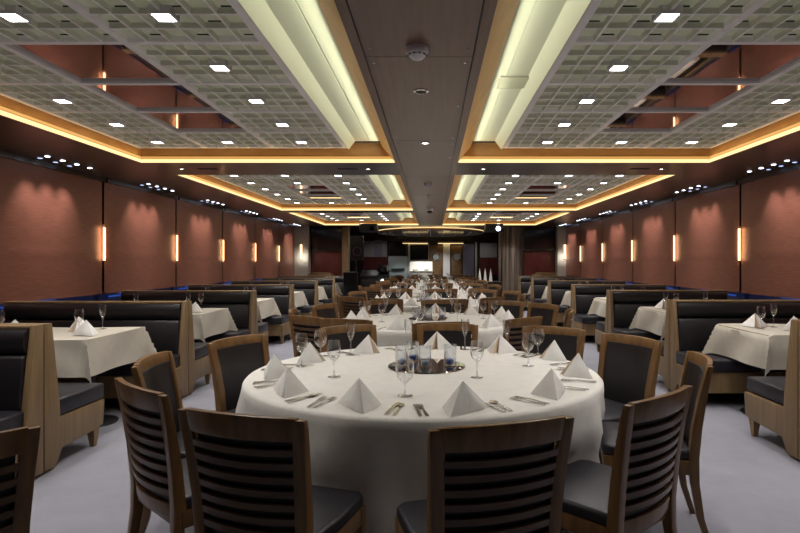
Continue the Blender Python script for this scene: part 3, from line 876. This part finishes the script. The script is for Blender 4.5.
# partitions closing the sides at YP
for s, x_in, x_out in ((-1, -2.95, WL), (1, 2.95, WR)):
    a_, b_ = sorted((x_in, x_out))
    struct(MB().box(a_, b_, YP, YP + .12, 0, SZ + .3).build('wall_partition', 'dark_wall', smooth=0))
    # light washed end column against the wall
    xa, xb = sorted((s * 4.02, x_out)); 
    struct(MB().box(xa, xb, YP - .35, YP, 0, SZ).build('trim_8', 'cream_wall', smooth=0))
    xa, xb = sorted((s * 2.97, s * 3.98)); 
    struct(MB().box(xa, xb, YP - .03, YP, 0, 1.76).build('trim_9', 'maroon', smooth=0))
    sp = spot((s * 4.2, YP - .62, 1.55), 6, 120, (1, .96, .85)); sp.rotation_euler = (PI / 2, 0, 0)
    lampo = empty('wall_lamp', (s * 4.25, YP - .36, 1.5), 0, f'glowing vertical wall lamp on the pale end column at the {SIDE[s]}', 'wall lamp')
    MB().box(-.03, .03, -.03, 0, 0, .46).build('tube', 'wall_tube', lampo, smooth=0)
    MB().box(-.04, .04, -.008, 0, -.02, .48).build('backplate', 'chrome', lampo, smooth=0)
    # television above the maroon panel
    t = empty('television', (s * 3.48, YP - .10, 1.78), 0, f'large black television on the {SIDE[s]} partition above a maroon panel', 'television')
    MB().box(-.52, .52, -.035, .035, 0, .70).build('casing', 'black', t, bevel=.006)
    MB().box(-.495, .495, -.039, -.036, .025, .675).build('screen', 'screen', t, smooth=0)
    MB().box(-.12, .12, .035, .095, .25, .45).build('bracket', 'black', t, smooth=0)
for s in (-1, 1): spot((s * 3.4, YP - .9, 2.5), 22, 70, (1, .9, .85), (math.radians(28), 0, 0))  # unseen lamps added to brighten the dark maroon panels
# wood column left, silvery ribbed column right
struct(MB().box(-2.95, -2.76, YP - .25, YP + .15, 0, SZ).build('trim_10', 'booth_wood', smooth=0))
mb = MB()
for k in range(9):
    x = 2.18 + k * .085; mb.lathe([(.045, 0), (.045, SZ)], 14, (x, YP - .1 + .02 * (k % 2), 0))
struct(mb.build('trim_11', 'ribbed', smooth=40))
spot((2.5, YP - .6, 2.5), 40, 60, (.85, .9, 1), (math.radians(14), 0, 0))  # unseen lamp added to brighten the ribbed column
# far room: higher dark ceiling with a dropped oval of black mirror tiles, lit round its rim
LZ = 2.74
struct(MB().box(WL, WR, YP, YB, LZ, LZ + .05).build('ceiling', 'soffit', smooth=0))
struct(MB().box(WL, WR, YP + .1, YP + .13, SZ, LZ).build('trim_12', 'cove_wood', smooth=0))
ex, ey, ec, OZ = 1.95, 2.5, 20.6, 2.45; n = 64
e = empty('oval_ceiling_panel', (CX, ec, OZ), 0, 'dropped oval ceiling panel of black mirror tiles with a wooden rim', 'ceiling panel')
def oval(f, z0, z1, name, mat):
    mb = MB(); mb.lathe([(f, z0), (f, z1)], n); o = mb.build(name, mat, e, smooth=50); o.scale = (ex, ey, 1); return o
oval(1.0, 0, .06, 'rim', 'cove_wood'); oval(1.004, .062, .085, 'glow_strip', 'led')
mb = MB(); mb.lathe([(0, .07), (.97, .07)], n); o = mb.build('backing', 'soffit', e, smooth=0); o.scale = (ex, ey, 1)
mb = MB(); mb.lathe([(.90, .001), (1.0, 0)], n); o = mb.build('rim_underside', 'tan', e, smooth=0); o.scale = (ex, ey, 1)
mb = MB(); mb.lathe([(0, .002), (.90, .002)], n); o = mb.build('mirror_tiles', 'black_mirror', e, smooth=0); o.scale = (ex, ey, 1)
mb = MB()
for k in range(-3, 4):
    x = k * .48; h_ = .9 * ey * math.sqrt(max(0, 1 - (x / (.9 * ex)) ** 2)); mb.box(x - .008, x + .008, -h_, h_, -.002, .001)
for k in range(-3, 4):
    y = k * .62; h_ = .9 * ex * math.sqrt(max(0, 1 - (y / (.9 * ey)) ** 2)); mb.box(-h_, h_, y - .008, y + .008, -.002, .001)
mb.build('joints', 'louver', e, smooth=0)
for x in (-1, 1):
    for y in (-1.6, 1.6): MB().lathe([(.012, .06), (.012, LZ - OZ)], 8, (x * .7, y * .7, 0)).build('hanger', 'chrome', e)
for k in range(12):
    t = 2 * PI * (k + .5) / 12
    l = area((CX + 1.02 * ex * math.cos(t), ec + 1.02 * ey * math.sin(t), OZ + .09), .9, .03, 1.5, (1, .66, .25), (PI, 0, t + PI / 2))
for x, w in ((-.77, 'left'), (.77, 'right')):
    q = empty('wooden_pelmet', (x, YB - .3, 2.20), 0, f'glowing orange wooden pelmet high on the far wall, {w} one', 'pelmet', 'pelmets on the far wall')
    MB().box(-.55, .55, 0, .2, .02, .10).build('board', 'cove_wood', q, smooth=0)
    MB().box(-.55, .55, -.004, .2, 0, .02).build('glow_strip', 'led', q, smooth=0)
for x in (-2.3, -.1, 2.1):
    for y in (18.7, 21, 23.3): spot((x, y, LZ - .05 if abs(x) > 1 or y < 19 else OZ - .03), 24)

# back wall fittings, laid out left to right
YW = YB - .08
struct(pxpanel('trim_17', 363, 387, 241, 257, YW, 'grey_board', .05))
tag(pxpanel('blue_curtain', 374.5, 382, 240, 257, YW - .04, 'violet', .03), 'dark blue curtain strip at the far wall behind the left loudspeaker', 'curtain')
struct(pxpanel('trim_18', 363, 388, 257, 275, YW - .02, 'maroon', .05))
t = empty('television', P(397.5, 255.5, YW - .1), 0, 'black television on the far wall, above the pale board', 'television')
MB().box(-.37, .37, -.03, .03, 0, .62).build('casing', 'black', t, bevel=.005)
MB().box(-.35, .35, -.034, -.031, .02, .60).build('screen', 'screen', t, smooth=0)
b = empty('pale_board', P(398, 276, YW - .12), 0, 'pale grey green board with a dark shelf under the far television', 'board')
MB().box(-.42, .42, 0, .05, -.74, .86).build('panel', 'board', b, bevel=.004)
MB().box(-.30, .30, -.15, .0, .30, .33).build('shelf', 'black', b, smooth=0)
struct(pxpanel('trim_19', 408, 410, 242, 280, YW - .1, 'cream_wall', .1))
w = empty('serving_hatch', P(419, 260, YW - .06), 0, 'dark glazed serving hatch above the white counter on the far wall', 'window')
MB().box(-.40, .40, 0, .03, .0, .66).build('pane', 'screen', w, smooth=0)
a = MB(); a.box(-.43, .43, -.03, .03, -.03, 0); a.box(-.43, .43, -.03, .03, .66, .69); a.box(-.43, -.40, -.03, .03, 0, .66); a.box(.40, .43, -.03, .03, 0, .66); a.build('frame', 'grey_board', w, smooth=0)
cn = empty('serving_counter', (P(421, 270, 23.4)[0], 23.5, 0), 0, 'bright white serving counter under the hatch on the far wall', 'counter')
MB().box(-.48, .48, -.2, .2, 0, 1.0).build('cabinet', 'cream_wall', cn, bevel=.005)
MB().box(-.50, .50, -.22, .22, 1.0, 1.04).build('worktop', 'napkin', cn, bevel=.005)
MB().box(-.48, .48, .18, .2, 1.04, 1.42).build('splashback', 'napkin', cn, smooth=0)
for q, x in enumerate((-.24, .24)):
    tag(MB().lathe([(0, 0), (.09, 0), (.13, .05), (.12, .05), (0, .015)], 20).build('green_bowl', 'white_paint', loc=(cn.location.x + x, 23.5, 1.04)), f'pale green bowl on the white serving counter, {["left", "right"][q]} one', 'bowl')
spot((-.45, 22.9, 2.2), 110, 70, (1, .98, .9), (math.radians(30), 0, 0)); spot((.4, 23.0, 2.2), 50, 80, (1, .98, .95), (math.radians(35), 0, 0)); spot((-1.45, 22.9, 2.2), 50, 60, (.9, 1, 1), (math.radians(30), 0, 0))  # unseen lamps added to brighten counter, white strip and pale board
def door(pc, idx, w_=.5):
    x, _, _ = P(pc, 262, YW - .05)
    d = MB().box(-w_ / 2, w_ / 2, 0, .05, 0, 2.12).build(f'door_{idx}', 'tan', bevel=.004, loc=(x, YW - .06, 0)); struct(d)
    MB().lathe([(.0, 0), (.13, 0), (.15, .01), (.17, .01), (.175, 0)], 24).build('porthole', 'chrome', d)
    p = d.children[0]; p.rotation_euler = (PI / 2, 0, 0); p.location = (0, -.001, 1.62)
    g = MB().lathe([(0, .014), (.13, .014)], 20).build('porthole_glass', 'board', d); g.rotation_euler = (PI / 2, 0, 0); g.location = (0, -.001, 1.62)
    hd = MB().box(w_ / 2 - .07, w_ / 2 - .05, -.05, 0, .95, 1.15).build('door_handle', 'chrome', d, bevel=.003)
door(436, 1, .62); door(457, 2, .5)
struct(pxpanel('trim_20', 443, 450, 243, 280, YW - .04, 'napkin', .04))
tag(pxpanel('violet_panel', 463, 474, 244, 310, YW - .15, 'violet', .06), 'grey violet glossy panel beside the right far door', 'panel')
struct(pxpanel('trim_21', 475, 477, 242, 280, YW - .1, 'cream_wall', .1))
tag(pxpanel('projection_board', 480, 497, 243, 257.5, YW - .1, 'grey_board', .05), 'plain grey board high on the far wall at the right', 'board')
struct(pxpanel('trim_22', 479, 499, 258, 275, YW - .12, 'maroon', .05))

# stage equipment on the left
def speaker(loc, rz, label, h=.62, w_=.38):
    e = empty('loudspeaker', loc, rz, label, 'loudspeaker')
    MB().prism([(-w_ / 2, -.17), (w_ / 2, -.17), (w_ / 2 - .06, .17), (-w_ / 2 + .06, .17)], 'z', 0, h).build('cabinet', 'black', e, bevel=.01)
    MB().box(-w_ / 2 + .02, w_ / 2 - .02, -.182, -.17, .02, h - .02).build('grille', 'screen', e, smooth=0)
    c_ = MB().lathe([(.10, .0), (.13, .008), (.14, 0)], 20).build('cone_ring', 'black', e); c_.rotation_euler = (PI / 2, 0, 0); c_.location = (0, -.178, h * .36)
    return e
def stand(loc, h, label):
    e = empty('speaker_stand', loc, 0, label, 'stand')
    MB().lathe([(.018, .05), (.018, h)], 10).build('pole', 'black', e)
    for k in range(3):
        t = k * 2 * PI / 3 + .5
        MB().tube([(0, 0, .62), (.42 * math.cos(t), .42 * math.sin(t), .012)], .011, 6).build('leg', 'black', e)
x, y, z = P(356, 262, 16.6)
stand((x, y, 0), 1.45, 'black tripod stand under the raised loudspeaker at the left column')
speaker((x, y, 1.45), .3, 'black loudspeaker raised on a tripod by the left wooden column', .72, .42)
x, y, z = P(350.5, 280, 15.9)
speaker((x, y, 0), .15, 'tall black loudspeaker cabinet standing on the floor by the left booths', 1.12, .42)
e = empty('mixing_desk', (P(375, 270, 18.9)[0], 18.9, 0), 0, 'black mixing desk with cables on the stage at the left', 'mixing desk')
MB().box(-.45, .45, -.3, .3, 0, .86).build('cabinet', 'black', e, bevel=.01)
MB().prism([(-.32, .86), (.32, .86), (.32, 1.12), (-.32, .94)], 'x', -.48, .48).build('console', 'black', e, bevel=.006)
MB().box(.1, .42, -.20, .22, 1.08, 1.30).build('rack_unit', 'screen', e, bevel=.005)
o = MB().lathe([(0, 0), (.035, 0), (.045, .02)], 14).build('indicator_light', 'led_cool', e); o.rotation_euler = (PI / 2, 0, 0); o.location = (.28, -.33, .78)
MB().tube([(-.3, 0, .95), (-.35, .05, 1.35), (-.25, .05, 1.6)], .012, 6).build('gooseneck', 'black', e)
# projectors hung under the soffit
for s, px, w in ((-1, 369, 'left'), (1, 493.5, 'right')):
    x, y, z = P(px, 232, 17.0)
    e = empty('projector', (x, y, z), 0, f'black projector hung under the ceiling at the far {w}', 'projector')
    MB().box(-.27, .27, -.25, .25, 0, .24).build('body', 'black', e, bevel=.015)
    MB().box(-.03, .03, -.03, .03, .24, SZ - z).build('mount', 'black', e, smooth=0)
    o = MB().lathe([(0, .0), (.05, .0), (.065, .03), (.07, 0)], 16).build('lens', 'led_cool' if s > 0 else 'screen', e); o.rotation_euler = (PI / 2, 0, 0); o.location = (.12, -.25, .09)
# dark sideboard with standing napkins on the right
sx_, sy_, _ = P(486, 270, 17.2)
e = empty('sideboard', (sx_, sy_, 0), 0, 'dark sideboard at the far right holding three tall napkins', 'sideboard')
MB().box(-.42, .42, -.25, .25, .05, .76).build('cabinet', 'black', e, bevel=.01)
MB().box(-.45, .45, -.28, .28, .76, .80).build('top', 'dark_wall', e, bevel=.006)
MB().box(-.40, .40, -.23, .23, 0, .05).build('plinth', 'black', e, smooth=0)
for q in range(3):
    tag(MB().lathe([(.055, 0), (.045, .12), (.028, .26), (.006, .40), (0, .41)], 10).build('cone_napkin', 'napkin', loc=(sx_ - .2 + q * .17, sy_ - .05, .80), smooth=50), f'tall white cone napkin on the far right sideboard, {["left", "middle", "right"][q]} one', 'napkin', 'cone napkins on the sideboard')
# tan lectern boxes in front of the partitions
for s, px in ((-1, 321), (1, 545)):
    x, y, z = P(px, 272, 17.4)
    e = empty('wooden_cabinet', (x, y, 0), 0, f'tan rounded wooden cabinet under the {SIDE[s]} television', 'cabinet')
    MB().prism([(-.38, 0), (.38, 0), (.38, .95), (.30, 1.06), (-.22, 1.08), (-.38, 1.0)], 'y', -.2, .2).build('body', 'tan', e, bevel=.01)
    MB().box(-.005, .005, -.206, -.2, .08, .92).build('door_seam', 'groove', e, smooth=0)
    for q in (-1, 1): MB().box(q * .04 - .008, q * .04 + .008, -.22, -.2, .5, .62).build('handle', 'chrome', e, smooth=0)

# ------------------------------------------------------------------ world, camera, view
w = bpy.data.worlds.new('World'); scene.world = w; w.use_nodes = True
w.node_tree.nodes['Background'].inputs[0].default_value = (.02, .03, .08, 1); w.node_tree.nodes['Background'].inputs[1].default_value = .3
cam = bpy.data.cameras.new('Camera'); co = bpy.data.objects.new('Camera', cam); COL.objects.link(co); scene.camera = co
cam.sensor_width = 36; cam.lens = 36 * F / 800
cam.shift_x = -(VX - 400) / 800; cam.shift_y = -(266.5 - VY) / 800
co.location = (0, 0, CH); co.rotation_euler = (PI / 2, 0, 0); cam.clip_start = .05; cam.clip_end = 100
scene.view_settings.view_transform = 'Standard'
scene.view_settings.look = 'None'
scene.view_settings.exposure = 0
cy = scene.cycles
cy.use_denoising = True
cy.max_bounces = 8; cy.diffuse_bounces = 4; cy.glossy_bounces = 4; cy.transparent_max_bounces = 16
cy.sample_clamp_indirect = 3
cy.caustics_reflective = False; cy.caustics_refractive = False
